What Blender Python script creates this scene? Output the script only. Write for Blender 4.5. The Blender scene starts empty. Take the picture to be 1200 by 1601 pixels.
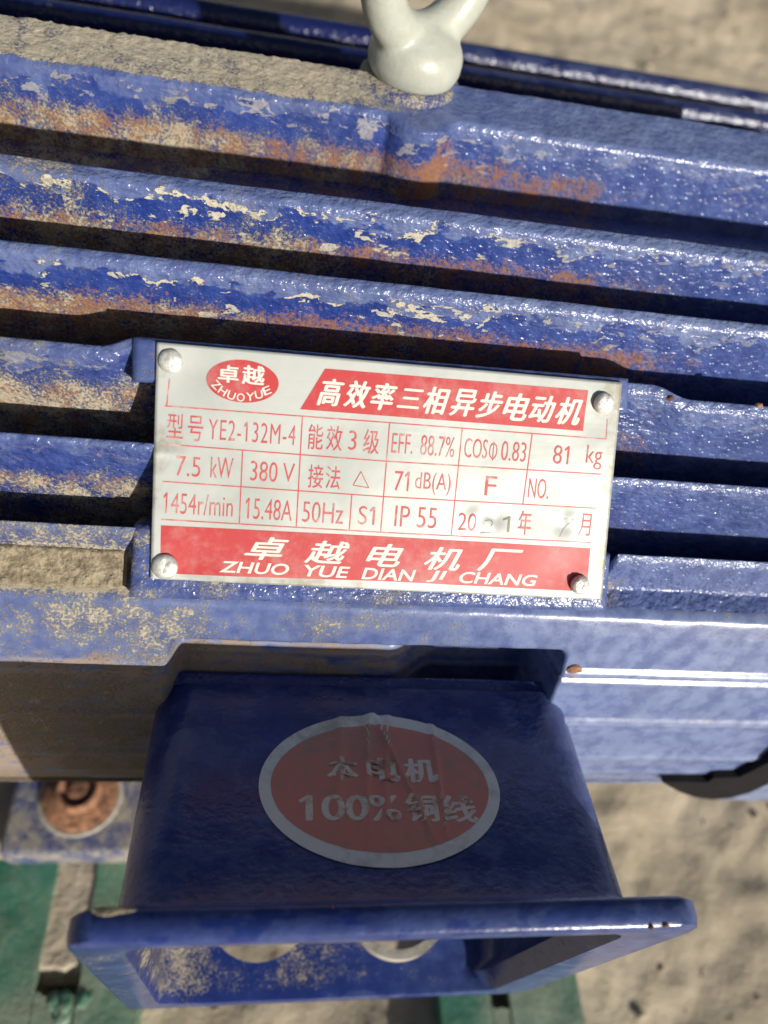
import bpy, bmesh, math, random
from mathutils import Vector, Matrix, noise
random.seed(7)
R = math.radians
scene = bpy.context.scene
C = scene.collection

# ------------------------------------------------------------------ camera
CAM = Vector((0, 0, 0.50))
EX = Vector((0.98485506, 0.06028343, 0.16256205))     # world X in camera axes (right, down, forward)
EY = Vector((-0.05039655, -0.79758939, 0.6010918))
EZ = Vector((0.16589364, -0.60018087, -0.78247187))
F = 1200.0
cd = bpy.data.cameras.new('camera'); cam = bpy.data.objects.new('camera', cd); C.objects.link(cam)
cd.sensor_fit = 'HORIZONTAL'; cd.sensor_width = 36; cd.lens = 36.0
cd.clip_start = 0.005; cd.clip_end = 2000
right = Vector((EX.x, EY.x, EZ.x)); down = Vector((EX.y, EY.y, EZ.y)); fwd = Vector((EX.z, EY.z, EZ.z))
M = Matrix.Identity(4)
for i, c in enumerate((right, -down, -fwd)):
    for j in range(3): M[j][i] = c[j]
M.translation = CAM
cam.matrix_world = M
cd.dof.use_dof = True; cd.dof.focus_distance = 0.197; cd.dof.aperture_fstop = 9.5
scene.camera = cam

# ------------------------------------------------------------------ light
SUN_EL, SUN_AZ = 16.0, 30.0        # elevation, and degrees to the right of -Y
w = bpy.data.worlds.new('World'); scene.world = w; w.use_nodes = True
nt = w.node_tree; nt.nodes.clear()
sk = nt.nodes.new('ShaderNodeTexSky'); sk.sky_type = 'NISHITA'; sk.sun_disc = False
sdir = Vector((math.sin(R(SUN_AZ)) * math.cos(R(SUN_EL)), -math.cos(R(SUN_AZ)) * math.cos(R(SUN_EL)), math.sin(R(SUN_EL))))
sk.sun_elevation = R(SUN_EL); sk.sun_rotation = math.atan2(sdir.x, sdir.y)
sk.air_density = 1.0; sk.dust_density = 2.0
bg = nt.nodes.new('ShaderNodeBackground'); bg.inputs[1].default_value = 0.06
out = nt.nodes.new('ShaderNodeOutputWorld')
nt.links.new(sk.outputs[0], bg.inputs[0]); nt.links.new(bg.outputs[0], out.inputs[0])
sl = bpy.data.lights.new('sun', 'SUN'); sl.energy = 5.0; sl.angle = R(1.0); sl.color = (1.0, 0.95, 0.87)
so = bpy.data.objects.new('sun', sl); C.objects.link(so)
so.rotation_euler = sdir.to_track_quat('Z', 'Y').to_euler(); so.location = (0.3, -0.6, 1.2)
scene.view_settings.view_transform = 'Standard'; scene.view_settings.look = 'None'
scene.view_settings.exposure = 0.12; scene.view_settings.gamma = 1

# ------------------------------------------------------------------ measuring helpers (motor laid out in real metres)
def ray(px, py):
    v = Vector((px - 600, py - 800.5, F)).normalized()
    return Vector((v.dot(EX), v.dot(EY), v.dot(EZ)))
def at_z(px, py, z): v = ray(px, py); return v * (z / v.z)
def at_y(px, py, y): v = ray(px, py); return v * (y / v.y)
PC = ray(600, 737) * 0.195                              # centre of the nameplate
PN = Vector((0, -math.cos(R(45)), math.sin(R(45))))     # its normal
RB = 0.140
AX = PC - PN * RB                                       # motor axis
def cyl(px, py, r=RB):
    v = ray(px, py); a = v.y**2 + v.z**2; b = -2 * (v.y * AX.y + v.z * AX.z); c = AX.y**2 + AX.z**2 - r * r
    D = max(b * b - 4 * a * c, 0)
    return v * ((-b - math.sqrt(D)) / 2 / a)
def circ(deg, r=RB): return (AX.y - r * math.cos(R(deg)), AX.z + r * math.sin(R(deg)))
def sm(a, b, x):
    t = min(max((x - a) / (b - a), 0), 1); return t * t * (3 - 2 * t)

# ------------------------------------------------------------------ materials
def mat(name):
    m = bpy.data.materials.new(name); m.use_nodes = True; m.node_tree.nodes.clear()
    N = m.node_tree.nodes; L = m.node_tree.links
    o = N.new('ShaderNodeOutputMaterial'); p = N.new('ShaderNodeBsdfPrincipled'); L.new(p.outputs[0], o.inputs[0])
    return m, N, L, p
class G:
    """small node-writing helper"""
    def __init__(s, N, L): s.N, s.L = N, L
    def put(s, sock, v):
        if hasattr(v, 'is_output') or isinstance(v, bpy.types.NodeSocket): s.L.new(v, sock)
        elif isinstance(v, tuple) and len(v) == 3 and sock.type == 'RGBA': sock.default_value = (*v, 1)
        else: sock.default_value = v
    def math(s, op, a, b=0.0, c=None, clamp=False):
        n = s.N.new('ShaderNodeMath'); n.operation = op; n.use_clamp = clamp
        s.put(n.inputs[0], a); s.put(n.inputs[1], b)
        if c is not None: s.put(n.inputs[2], c)
        return n.outputs[0]
    def rng(s, x, a, b, c=0.0, d=1.0, smooth=True):
        n = s.N.new('ShaderNodeMapRange'); n.interpolation_type = 'SMOOTHSTEP' if smooth else 'LINEAR'
        for i, v in enumerate((x, a, b, c, d)): s.put(n.inputs[i], v)
        return n.outputs[0]
    def mix(s, f, a, b):
        n = s.N.new('ShaderNodeMix'); n.data_type = 'RGBA'
        s.put(n.inputs[0], f); s.put(n.inputs[6], a); s.put(n.inputs[7], b); return n.outputs[2]
    def mixf(s, f, a, b):
        n = s.N.new('ShaderNodeMix'); n.data_type = 'FLOAT'
        s.put(n.inputs[0], f); s.put(n.inputs[2], a); s.put(n.inputs[3], b); return n.outputs[0]
    def noise(s, vec, scale, detail=4, rough=0.6, dist=0.0):
        n = s.N.new('ShaderNodeTexNoise'); s.put(n.inputs['Vector'], vec); n.inputs['Scale'].default_value = scale
        n.inputs['Detail'].default_value = detail; n.inputs['Roughness'].default_value = rough; n.inputs['Distortion'].default_value = dist
        return n.outputs[0]
    def vmul(s, vec, t, off=(0, 0, 0)):
        n = s.N.new('ShaderNodeMapping'); s.put(n.inputs[0], vec); n.inputs[3].default_value = t; n.inputs[1].default_value = off
        return n.outputs[0]
    def obj(s): return s.N.new('ShaderNodeTexCoord').outputs['Object']
    def attr(s, name):
        n = s.N.new('ShaderNodeAttribute'); n.attribute_type = 'OBJECT'; n.attribute_name = name; return n.outputs['Fac']
    def sep(s, v):
        n = s.N.new('ShaderNodeSeparateXYZ'); s.put(n.inputs[0], v); return n.outputs
    def bump(s, h, dist, strength=1.0, nrm=None):
        n = s.N.new('ShaderNodeBump'); s.put(n.inputs['Height'], h); n.inputs['Distance'].default_value = dist
        n.inputs['Strength'].default_value = strength
        if nrm is not None: s.put(n.inputs['Normal'], nrm)
        return n.outputs[0]

def paint_material():
    """blue enamel over cast iron with dust, cream chips, rust; amounts come from each part's own wear values"""
    m, N, L, p = mat('blue_enamel'); g = G(N, L)
    P = g.obj(); x = g.sep(P)[0]
    uv = N.new('ShaderNodeUVMap').outputs[0]; v = g.sep(uv)[1]
    nf = g.noise(P, 1300, 5, 0.75); nm = g.noise(P, 190, 5, 0.6); nl = g.noise(P, 42, 3, 0.5)
    nf2 = g.noise(g.vmul(P, (1, 1, 1), (3, 1, 2)), 800, 4, 0.7); nm2 = g.noise(g.vmul(P, (1, 1, 1), (5, 7, 2)), 120, 4, 0.6)
    low = g.rng(v, 0.36, 0.72)
    xfall = g.rng(x, -0.06, 0.13, 0.06, -0.13, False)
    dust_a, rust_a, film_glare_a, chip_a, pebble_a = [g.attr(k) for k in ('dust', 'rust', 'film_glare', 'chip', 'pebble')]
    D = g.math('ADD', g.math('MULTIPLY', nf, 0.60), g.math('MULTIPLY', nm, 0.30))
    D = g.math('ADD', D, g.math('MULTIPLY', nl, 0.25))
    D = g.math('ADD', D, g.math('ADD', dust_a, xfall))
    D = g.math('MULTIPLY_ADD', low, 0.10, D)
    D = g.math('MULTIPLY_ADD', g.math('MULTIPLY', g.rng(v, 0.3, 0.55), g.rng(x, 0.085, 0.052)), g.attr('enddirt'), D)
    topd, muda = g.attr('topdust'), g.attr('grime')
    zc = g.sep(P)[2]
    D = g.math('ADD', D, g.math('MULTIPLY', topd, g.math('MULTIPLY', g.rng(v, 0.14, 0.05), g.rng(x, 0.055, -0.02, -0.25, 1.0))))
    gm = g.math('MULTIPLY', g.math('MULTIPLY', muda, g.rng(x, 0.075, -0.05)), g.rng(zc, 0.189, 0.178))
    gn = g.noise(g.vmul(P, (0.35, 1, 1)), 260, 6, 0.7, 0.5)
    grime = g.rng(g.math('ADD', gn, g.math('MULTIPLY', gm, 0.19)), 0.50, 0.70)
    grime = g.math('MULTIPLY', grime, g.rng(gm, 0.0, 0.4))
    dust = g.rng(D, 0.662, 0.755)
    Rr = g.math('ADD', g.math('MULTIPLY', nf2, 0.62), g.math('MULTIPLY', nm2, 0.38))
    Rr = g.math('ADD', Rr, rust_a)
    Rr = g.math('MULTIPLY_ADD', g.rng(v, 0.38, 0.66), 0.17, Rr)
    Rr = g.math('ADD', Rr, g.rng(x, 0.06, 0.12, 0.0, -0.25))
    sx = g.math('ABSOLUTE', g.math('ADD', x, g.math('MULTIPLY_ADD', v, 0.006, -0.0205)))
    stk = g.math('MULTIPLY', g.math('MULTIPLY', g.rng(sx, 0.0055, 0.001), g.rng(v, 0.12, 0.35)), g.attr('streak'))
    Rr = g.math('MULTIPLY_ADD', stk, 0.17, Rr)
    rust = g.rng(Rr, 0.65, 0.80)
    # pale coat and painted sky sheen over the tip whose scalloped lower edge is lined with cream flakes
    nb = g.noise(g.vmul(P, (0.6, 1, 1)), 150, 5, 0.6, 0.3)
    e = g.math('SUBTRACT', v, g.math('MULTIPLY_ADD', nb, 0.9, -0.13))
    flk = g.noise(g.vmul(P, (0.5, 1, 1.2)), 330, 3, 0.55, 0.4)
    wid = g.math('MULTIPLY', g.rng(nm2, 0.40, 0.68), g.rng(flk, 0.35, 0.6))
    cream = g.rng(g.math('ABSOLUTE', e), g.math('MULTIPLY', wid, 0.085), g.math('MULTIPLY', wid, 0.05))
    cream = g.math('MULTIPLY', cream, g.rng(wid, 0.08, 0.2))
    isl = g.math('MULTIPLY', g.rng(flk, 0.635, 0.655), g.math('MULTIPLY', g.rng(v, 0.22, 0.3), g.rng(v, 0.75, 0.6)))
    ch = g.math('MULTIPLY', g.math('MULTIPLY', g.math('MAXIMUM', cream, g.math('MULTIPLY', isl, 0.85)), chip_a), g.rng(x, 0.10, 0.0, 0.25, 1.0), clamp=True)
    tip_film_glare = g.math('MULTIPLY', g.rng(e, 0.02, -0.04), g.math('MULTIPLY_ADD', chip_a, 0.28, 0.10))
    blue = g.mix(g.rng(nm, 0.35, 0.7), (0.013, 0.032, 0.185), (0.026, 0.056, 0.25))
    blue = g.mix(g.rng(nl, 0.35, 0.7, 0, 0.35), blue, (0.025, 0.038, 0.12))
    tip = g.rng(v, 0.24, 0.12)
    film_glare = g.math('MULTIPLY', g.math('ADD', g.math('ADD', film_glare_a, g.rng(x, -0.01, 0.09, 0.0, 0.14)), g.math('MAXIMUM', tip_film_glare, g.math('MULTIPLY', tip, 0.27))), g.rng(nm, 0.2, 0.75, 0.45, 1.15), clamp=True)  # dust haze with painted glare to the right and sky sheen on tips
    shade_navy = g.attr('shade_navy')
    blue = g.mix(shade_navy, blue, (0.008, 0.014, 0.075))  # shade painted into the enamel of the box and far fins
    col = g.mix(film_glare, blue, (0.26, 0.32, 0.47))
    drycol = g.mix(nf2, (0.30, 0.26, 0.18), (0.60, 0.54, 0.41))
    col = g.mix(g.math('MULTIPLY', dust, 0.92), col, drycol)
    rcol = g.mix(nf, (0.085, 0.038, 0.018), (0.48, 0.22, 0.075))
    col = g.mix(g.math('MULTIPLY', rust, 0.8), col, rcol)
    col = g.mix(g.math('MULTIPLY', ch, 0.9), col, (0.50, 0.47, 0.37))
    col = g.mix(g.math('MULTIPLY', grime, 0.85), col, g.mix(nf, (0.13, 0.10, 0.075), (0.48, 0.36, 0.24)))
    L.new(col, p.inputs['Base Color'])
    dirt = g.math('MAXIMUM', g.math('MAXIMUM', dust, rust), g.math('MAXIMUM', ch, grime))
    L.new(g.mixf(dirt, g.mixf(film_glare, 0.22, 0.34), 0.92), p.inputs['Roughness'])
    L.new(g.mixf(dirt, 0.5, 0.15), p.inputs['Specular IOR Level'])
    peb = g.noise(g.vmul(P, (0.8, 1, 1)), 620, 2, 0.5)
    peel = g.noise(P, 1500, 2, 0.5)
    b0 = g.bump(g.math('MULTIPLY', g.rng(peb, 0.3, 0.7), pebble_a), 0.00028, 1.0)
    b1 = g.bump(peel, 0.00003, 0.6, b0)
    b2 = g.bump(g.math('ADD', g.math('MULTIPLY', g.math('MAXIMUM', dust, g.math('MULTIPLY', rust, 0.7)), nf), g.math('MULTIPLY', ch, 0.9)), 0.00035, 0.9, b1)
    b3 = g.bump(nm, 0.0004, 0.3, b2)
    L.new(b3, p.inputs['Normal'])
    return m

def simple_noise_mat(name, c1, c2, scale, rough=0.8, bumpd=0.0003, metallic=0.0, detail=5, lo=0.35, hi=0.65, spec=0.5, r2=None):
    m, N, L, p = mat(name); g = G(N, L); P = g.obj()
    n = g.noise(P, scale, detail, 0.62); n2 = g.noise(P, scale * 5, 4, 0.6)
    f = g.rng(g.math('ADD', g.math('MULTIPLY', n, 0.7), g.math('MULTIPLY', n2, 0.3)), lo, hi)
    L.new(g.mix(f, c1, c2), p.inputs['Base Color'])
    if r2 is None: p.inputs['Roughness'].default_value = rough
    else: L.new(g.mixf(f, rough, r2), p.inputs['Roughness'])
    p.inputs['Metallic'].default_value = metallic; p.inputs['Specular IOR Level'].default_value = spec
    L.new(g.bump(g.math('ADD', n, g.math('MULTIPLY', n2, 0.4)), bumpd, 1.0), p.inputs['Normal'])
    return m

PAINT = paint_material()
MUD = simple_noise_mat('dried_mud', (0.16, 0.13, 0.09), (0.36, 0.31, 0.22), 300, 0.97, 0.0012, spec=0.1)
WHITE = simple_noise_mat('pale_grey_bolt_paint', (0.36, 0.375, 0.325), (0.46, 0.48, 0.425), 90, 0.5, 0.0003, lo=0.25, hi=0.75, r2=0.25)
RUST = simple_noise_mat('rusty_steel', (0.09, 0.04, 0.022), (0.42, 0.21, 0.115), 230, 0.85, 0.0006)
RINGP = simple_noise_mat('pale_bare_metal', (0.32, 0.30, 0.25), (0.52, 0.49, 0.42), 200, 0.7, 0.0003)
BLACK = simple_noise_mat('near_black', (0.004, 0.004, 0.006), (0.008, 0.008, 0.011), 100, 0.7, 0.0002, spec=0.2)
RIVET = simple_noise_mat('rivet_aluminium', (0.50, 0.50, 0.46), (0.72, 0.72, 0.68), 500, 0.42, 0.0002, metallic=0.5)
RIVET2 = simple_noise_mat('hammered_rivet_aluminium', (0.66, 0.65, 0.60), (0.80, 0.79, 0.75), 600, 0.34, 0.0004, metallic=0.35)

def plate_mat():
    m, N, L, p = mat('nameplate_aluminium'); g = G(N, L); P = g.obj()
    n = g.noise(P, 38, 4, 0.6); f = g.noise(P, 500, 4, 0.7); s = g.noise(g.vmul(P, (0.06, 1, 1)), 1500, 2, 0.5)
    base = g.mix(g.rng(n, 0.35, 0.7), (0.55, 0.575, 0.55), (0.40, 0.425, 0.405))
    uv = g.sep(N.new('ShaderNodeUVMap').outputs[0])
    edge = g.math('MINIMUM', g.math('MINIMUM', uv[0], g.math('SUBTRACT', 1.0, uv[0])), g.math('MULTIPLY', uv[1], 0.5))
    dirt = g.rng(g.math('ADD', g.math('MULTIPLY', edge, -3.0), g.math('ADD', g.math('MULTIPLY', n, 0.9), g.math('MULTIPLY', f, 0.4))), 0.58, 0.82)
    L.new(g.mix(g.math('MULTIPLY', dirt, 0.8), base, (0.27, 0.24, 0.17)), p.inputs['Base Color'])
    p.inputs['Metallic'].default_value = 0.25
    L.new(g.mixf(g.rng(n, 0.3, 0.7), 0.36, 0.5), p.inputs['Roughness'])
    L.new(g.bump(s, 0.00002, 0.5, g.bump(n, 0.0006, 0.5)), p.inputs['Normal'])
    return m
PLATE = plate_mat()
def ink(name, c, fade=0.25, pale=(0.6, 0.6, 0.56), rough=0.45):
    m, N, L, p = mat(name); g = G(N, L); P = g.obj()
    n = g.noise(P, 260, 5, 0.7); n2 = g.noise(P, 45, 3, 0.5)
    f = g.math('MULTIPLY', g.rng(g.math('ADD', g.math('MULTIPLY', n, 0.6), g.math('MULTIPLY', n2, 0.5)), 0.5, 0.75), fade * 2, clamp=True)
    L.new(g.mix(f, c, pale), p.inputs['Base Color']); p.inputs['Roughness'].default_value = rough
    L.new(g.bump(n2, 0.0006, 0.4), p.inputs['Normal'])
    return m
INK_RED = ink('red_ink', (0.46, 0.042, 0.045), 0.10)
INK_LINE = ink('thin_red_ink', (0.50, 0.075, 0.075), 0.35)
INK_WHITE = ink('bare_aluminium_lettering', (0.66, 0.66, 0.60), 0.1)
INK_STAMP = ink('stamped_grey', (0.22, 0.23, 0.20), 0.5)

# ------------------------------------------------------------------ object helpers
MOTOR_AT = CAM + Vector((0.03, AX.y, AX.z - 0.132))
def thing(name, loc, label, cat, group=None):
    o = bpy.data.objects.new(name, None); C.objects.link(o); o.location = loc; o.empty_display_size = 0.05
    o['label'] = label; o['category'] = cat
    if group: o['group'] = group
    bpy.context.view_layer.update(); return o
motor = thing('electric_motor', MOTOR_AT, 'blue cast iron electric motor with cooling fins, red and silver nameplate and open terminal box', 'electric motor')
WEAR = dict(enddirt=0.0, shade_navy=0.0, streak=0.0, topdust=0.0, grime=0.0, dust=0.0, rust=-0.1, film_glare=0.15, chip=0.0, pebble=0.6)  # wear amounts, plus painted glare and shade
def make(name, verts, faces, material, parent=motor, uvs=None, smooth=True, wear=None, origin=MOTOR_AT, label=None):
    me = bpy.data.meshes.new(name)
    me.from_pydata([tuple(Vector(v) + CAM - origin) for v in verts], [], faces)
    if uvs:
        ul = me.uv_layers.new(name='UVMap'); vi = [0] * len(me.loops); me.loops.foreach_get('vertex_index', vi)
        flat = []
        for i in vi: flat += uvs[i]
        ul.data.foreach_set('uv', flat)
    me.materials.append(material)
    me.polygons.foreach_set('use_smooth', [smooth] * len(me.polygons)); me.update()
    o = bpy.data.objects.new(name, me); C.objects.link(o)
    if parent is None: o.location = origin
    else: o.parent = parent
    for k, v in {**WEAR, **(wear or {})}.items():
        if material.name.startswith('blue_enamel'): o[k] = float(v)
    if label: o['label'] = label
    return o
def rounded(pts, rad, n=5):
    """pts: list of (y, z, v, r or None): rounds each corner"""
    res = []
    for i, (y, z, v, *r) in enumerate(pts):
        r = r[0] if r else rad
        if i in (0, len(pts) - 1) or not r: res.append((y, z, v)); continue
        P = Vector((y, z)); A = Vector(pts[i-1][:2]); B = Vector(pts[i+1][:2])
        va, vb = pts[i-1][2], pts[i+1][2]
        la, lb = (A - P).length, (B - P).length; d = min(r, la * .48, lb * .48)
        a = P + (A - P) * d / la; b = P + (B - P) * d / lb
        v0 = v + (va - v) * d / la; v1 = v + (vb - v) * d / lb
        for k in range(n + 1):
            t = k / n; q = a * (1 - t)**2 + P * 2 * t * (1 - t) + b * t * t
            res.append((q.x, q.y, v0 * (1 - t) + v1 * t))
    return res
def refine(pts, step):
    res = [pts[0]]
    for a, b in zip(pts, pts[1:]):
        L = math.hypot(a[0] - b[0], a[1] - b[1]); k = max(1, int(L / step))
        for i in range(1, k + 1):
            t = i / k; res.append(tuple(a[j] * (1 - t) + b[j] * t for j in range(3)))
    return res
def extrude(name, prof, x0, x1, nx=300, amp=0.00025, seed=0, fn=None, wear=None, material=None, parent=motor, caps=True, label=None):
    prof = refine(prof, 0.0012); m = len(prof); verts = []; uvs = []; faces = []
    for i in range(nx + 1):
        x = x0 + (x1 - x0) * i / nx
        for (y, z, v) in prof:
            n1 = noise.noise(Vector((x * 45 + seed * 3.1, y * 70, z * 70))) + 0.5 * noise.noise(Vector((x * 190, y * 190 + seed, z * 190)))
            q = Vector((x, y, z)); rad = Vector((0, y - AX.y, z - AX.z)).normalized()
            q += rad * n1 * amp
            if fn: q = fn(q, v)
            verts.append(q); uvs.append((x * 10, v))
    for i in range(nx):
        for j in range(m - 1):
            a = i * m + j; faces.append((a, a + 1, a + m + 1, a + m))
    if caps:
        faces.append(tuple(range(m))[::-1]); faces.append(tuple(nx * m + j for j in range(m)))
    return make(name, verts, faces, material or PAINT, parent, uvs, wear=wear, label=label)

X0, X1 = -0.155, 0.195
def root_z(y, r=0.117):
    d = r * r - (y - AX.y)**2
    return AX.z + math.sqrt(d) if d > 0 else AX.z
# ------------------------------------------------------------------ motor body
core = [(*circ(t, 0.118), 0.9) for t in range(-60, 241, 5)]
extrude('body_shell', core, X0, X1, 60, 0.0002, wear=dict(dust=-0.05, rust=0.0, film_glare=0.0))

def fin(E, S, wear, fn=None, seed=0, x0=X0, x1=X1, depth=0.04, draft=0.0018, name='cooling_fin'):
    ey, ez = E; sy, sz = S
    rb = max(root_z(ey) - 0.002, ez - depth); rf = max(root_z(sy) - 0.003, sz - depth)
    pts = [(ey + draft, rb, -1.0), (ey, ez, 0.0, 0.0011), (sy, sz, 0.2, 0.0016), (sy - 0.0008, sz - 0.017, 0.8, 0), (sy - draft, min(rf, sz - 0.0175), 1.0)]
    return extrude(name, rounded(pts, 0.001), x0, x1, 340, 0.00035, seed, fn, wear)
def ES(px, ye, ys):
    a = cyl(px, ye); b = cyl(px, ys); return (a.y, a.z), (b.y, b.z)
# fins 1-2 (vertical plates stepping down the shoulder)
E, S = ES(460, 297, 319); fin(E, S, dict(dust=0.0, rust=0.045, film_glare=0.02, chip=1.0, pebble=0.9), seed=1)
E, S = ES(460, 423.5, 443); fin(E, S, dict(dust=-0.01, rust=0.085, film_glare=0.02, chip=1.0, pebble=0.9), seed=2)
# fin 3 lifts into the upper nameplate pad
padL, padR = at_z(205, 590, -0.13).x, at_z(1005, 640, -0.135).x
def lift(q, v):
    k = sm(padL - 0.009, padL + 0.001, q.x) * sm(padR + 0.012, padR, q.x)
    if v > -0.5: q = q + Vector((0, 0.0022, 0.0020)) * k * (1 if v < 0.4 else max(0, 1 - (v - 0.4) * 3))
    return q
E, S = ES(150, 537, 557); fin(E, S, dict(dust=-0.025, rust=0.02, film_glare=0.08, chip=0.35, pebble=1.0), lift, seed=3)
def duck(q, v):
    k = sm(padL + 0.004, padL + 0.012, q.x) * sm(padR - 0.016, padR - 0.024, q.x)
    return q - Vector((0, -.7, .7)) * 0.0022 * k
E, S = ES(150, 684, 698); fin(E, S, dict(dust=-0.025, rust=0.0, film_glare=0.08, chip=0.1, pebble=1.1), duck, seed=4)
# fin 5 with the ledge under it
E, S = ES(150, 819, 835); E5, S5 = E, S
B = cyl(150, 934); zl = -0.1738
px5 = rounded([(E[0] + .002, E[1] - .03, -1), (E[0], E[1], 0, .0011), (S[0], S[1], .2, .0016), (S[0] - .0006, zl, .9, .0012), (B.y + 0.003, zl - 0.0012, 1.0)], .001)
for (a, b, wr) in ((X0, at_z(212, 880, -0.168).x, dict(dust=0.03, rust=-0.10, film_glare=0.2, pebble=0.9)), (at_z(952, 930, -0.17).x, X1, dict(dust=-0.02, rust=-0.08, film_glare=0.18, pebble=1.1, enddirt=0.24))):
    o = extrude('cooling_fin', px5, a, b, 160, 0.0004, 5, None, wr)
# side band: ledge edge, then the smooth flank with fine raised lines
band = [(S5[0] + 0.001, zl - 0.0005, 0.9, 0), (B.y + 0.0022, zl - 0.0012, 0.8, 0.0008), (B.y, B.z, 0.25, 0.0012)]
rcL, rcR, rcZ = cyl(262, 1050).x, cyl(866, 1070).x, cyl(560, 1012).z
def recess(q, v):
    k = sm(rcL - .001, rcL + .003, q.x) * sm(rcR + .0012, rcR - .0018, q.x) * sm(rcZ + .001, rcZ - .003, q.z)
    if q.y > AX.y - .10 and q.z > AX.z: k *= 0
    return q + Vector((0, q.y - AX.y, q.z - AX.z)).normalized() * (-(.009 + .0125 * sm(.040, .058, q.x)) * k)  # pocket depth shaped to hold shade, deeper towards the right
def bl(px, py, r=RB): q = cyl(px, py, r); return (q.y, q.z)
rows = [(984, 0, .5), (1000, 0, .5), (1050, 0, .4), (1056, .0007, .1), (1061, .0007, .1), (1066, -.0006, .4), (1072, .0002, .1), (1080, -.0003, .4), (1090, 0, .5), (1124, 0, .4), (1129, .0007, .1), (1134, .0006, .1), (1139, -.0003, .4),
        (1160, 0, .5), (1178, 0, .4), (1182, .0007, .1), (1187, .0005, .1), (1190, -.0002, .4), (1203, 0, .4), (1206, .0004, .2), (1210, 0, .4)]
for py, dr, v in rows:
    y, z = bl(1100, py); d = Vector((y - AX.y, z - AX.z)).normalized() * dr
    band.append((y + d.x, z + d.y, v, 0.0004))
for tt in range(-6, -10, -1): y, z = circ(tt, RB); band.append((y, z, .5, .001)); y, z = circ(-20, 0.1375); band.append((y, z, .6, .002)); y, z = circ(-24, 0.12); band.append((y, z, .9, 0))
extrude('side_band', rounded(band, .0006, 3), X0, X1, 500, 0.00022, 6, recess, dict(dust=0.02, rust=-0.12, film_glare=0.42, pebble=0.05, grime=1.0))
# lower body below the band and the far flank fins
for t in range(-42, -24, 9):
    y, z = circ(t, 0.138); y2, z2 = circ(t, 0.112); dz = 0.002
    extrude('cooling_fin', rounded([(y2, z2 + dz, 0), (y, z + dz, .2), (y, z - dz, .3), (y2, z2 - dz, 1)], .001), X0, X1, 30, .0001, t, None, dict(dust=-0.1))

# crown ledge with the lifting-eye boss
TOPZ = cyl(460, 158).z
ly = at_z(460, 158, TOPZ).y; lb = at_z(460, 92, TOPZ + .0042).y
bolt_x = at_z(648, 140, TOPZ).x
def bulge(q, v):
    c = Vector((bolt_x + 0.001, ly + 0.007)); d = 0.0125**2 - (q.x - c.x)**2
    if v > 0.1 and d > 0:
        yb = c.y - math.sqrt(d)
        if yb < q.y: q = Vector((q.x, q.y + (yb - q.y) * (1 if v > .2 else (v - .1) * 10), q.z))
    if q.y > ly - .004 and -.6 < v < 0.25:
        h = noise.noise(Vector((q.x * 520, q.y * 520, 3))) + 0.7 * noise.noise(Vector((q.x * 1100, q.y * 1100, 9)))
        q = q + Vector((0, 0, 0.00045 * h * (1 - .8 * sm(0.0, 0.06, q.x))))
    return q
crown = rounded([(lb + .001, TOPZ - .03, -1), (lb, TOPZ + 0.0042, -.5, .001), (ly + .0012, TOPZ + .0003, 0.1, .0006), (ly, TOPZ - .001, .2, .0009), (ly - .001, TOPZ - .019, .85, 0), (ly - .002, root_z(ly) - .002, 1)], .001)
extrude('crown_rail', crown, X0, X1, 420, 0.0003, 8, bulge, dict(dust=-0.005, rust=0.055, film_glare=0.06, pebble=0.6, topdust=0.165, chip=0.45, streak=1.0))
# far crown fins: rounded bars
for (py, zc, rr) in ((80, -0.1262, 0.0041), (46, -0.1330, 0.0053)):
    q = at_z(460, py, zc); pts = [(q.y + rr, zc - .025, -1)]
    for k in range(9):
        a = R(180 * k / 8); pts.append((q.y + rr * math.cos(a), zc + rr * math.sin(a), .3))
    pts.append((q.y - rr, zc - .025, .6))
    extrude('cooling_fin', pts, X0, .225, 340, 0.0002, py, None, dict(dust=-0.05, rust=-0.1, film_glare=-0.1, pebble=0.7, shade_navy=1.0))  # bars stand in shade, painted in as a darker navy
for k in range(3):
    y = lb + 0.055 + k * 0.022; z = root_z(y, 0.137)
    fin((y + .0025, z), (y - .0025, z), dict(dust=-.05), seed=20 + k, x0=X0, x1=X1)

# end shields
def lathe(name, prof, c, axis, n=64, material=PAINT, parent=motor, wear=None, smooth=True, label=None):
    """prof: (distance along axis, radius)"""
    ax = Vector(axis).normalized(); u = ax.orthogonal().normalized(); w_ = ax.cross(u)
    verts = []; faces = []; m = len(prof)
    for i in range(n):
        a = 2 * math.pi * i / n
        for (h, r) in prof: verts.append(Vector(c) + ax * h + (u * math.cos(a) + w_ * math.sin(a)) * r)
    for i in range(n):
        for j in range(m - 1):
            a = i * m + j; b = ((i + 1) % n) * m + j; faces.append((a, b, b + 1, a + 1))
    faces.append(tuple(i * m for i in range(n))[::-1]); faces.append(tuple(i * m + m - 1 for i in range(n)))
    return make(name, verts, faces, material, parent, [(0, .5)] * len(verts), smooth, wear, label=label)
axc = Vector((0, AX.y, AX.z))
lathe('end_shield', [(0, .03), (0, .136), (.002, .139), (.012, .139), (.016, .134), (.045, .10), (.06, .05), (.06, .02)], axc + Vector((X1 + .0005, 0, 0)), (1, 0, 0), 96)
lathe('end_shield', [(0, .03), (0, .136), (.002, .139), (.012, .139), (.016, .134), (.045, .10), (.06, .05), (.06, .02)], axc + Vector((X0 - .0005, 0, 0)), (-1, 0, 0), 96)
lathe('drive_shaft', [(0, .019), (.08, .019), (.082, .017)], axc + Vector((X0 - .0605, 0, 0)), (-1, 0, 0), 32, RIVET)

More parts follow.
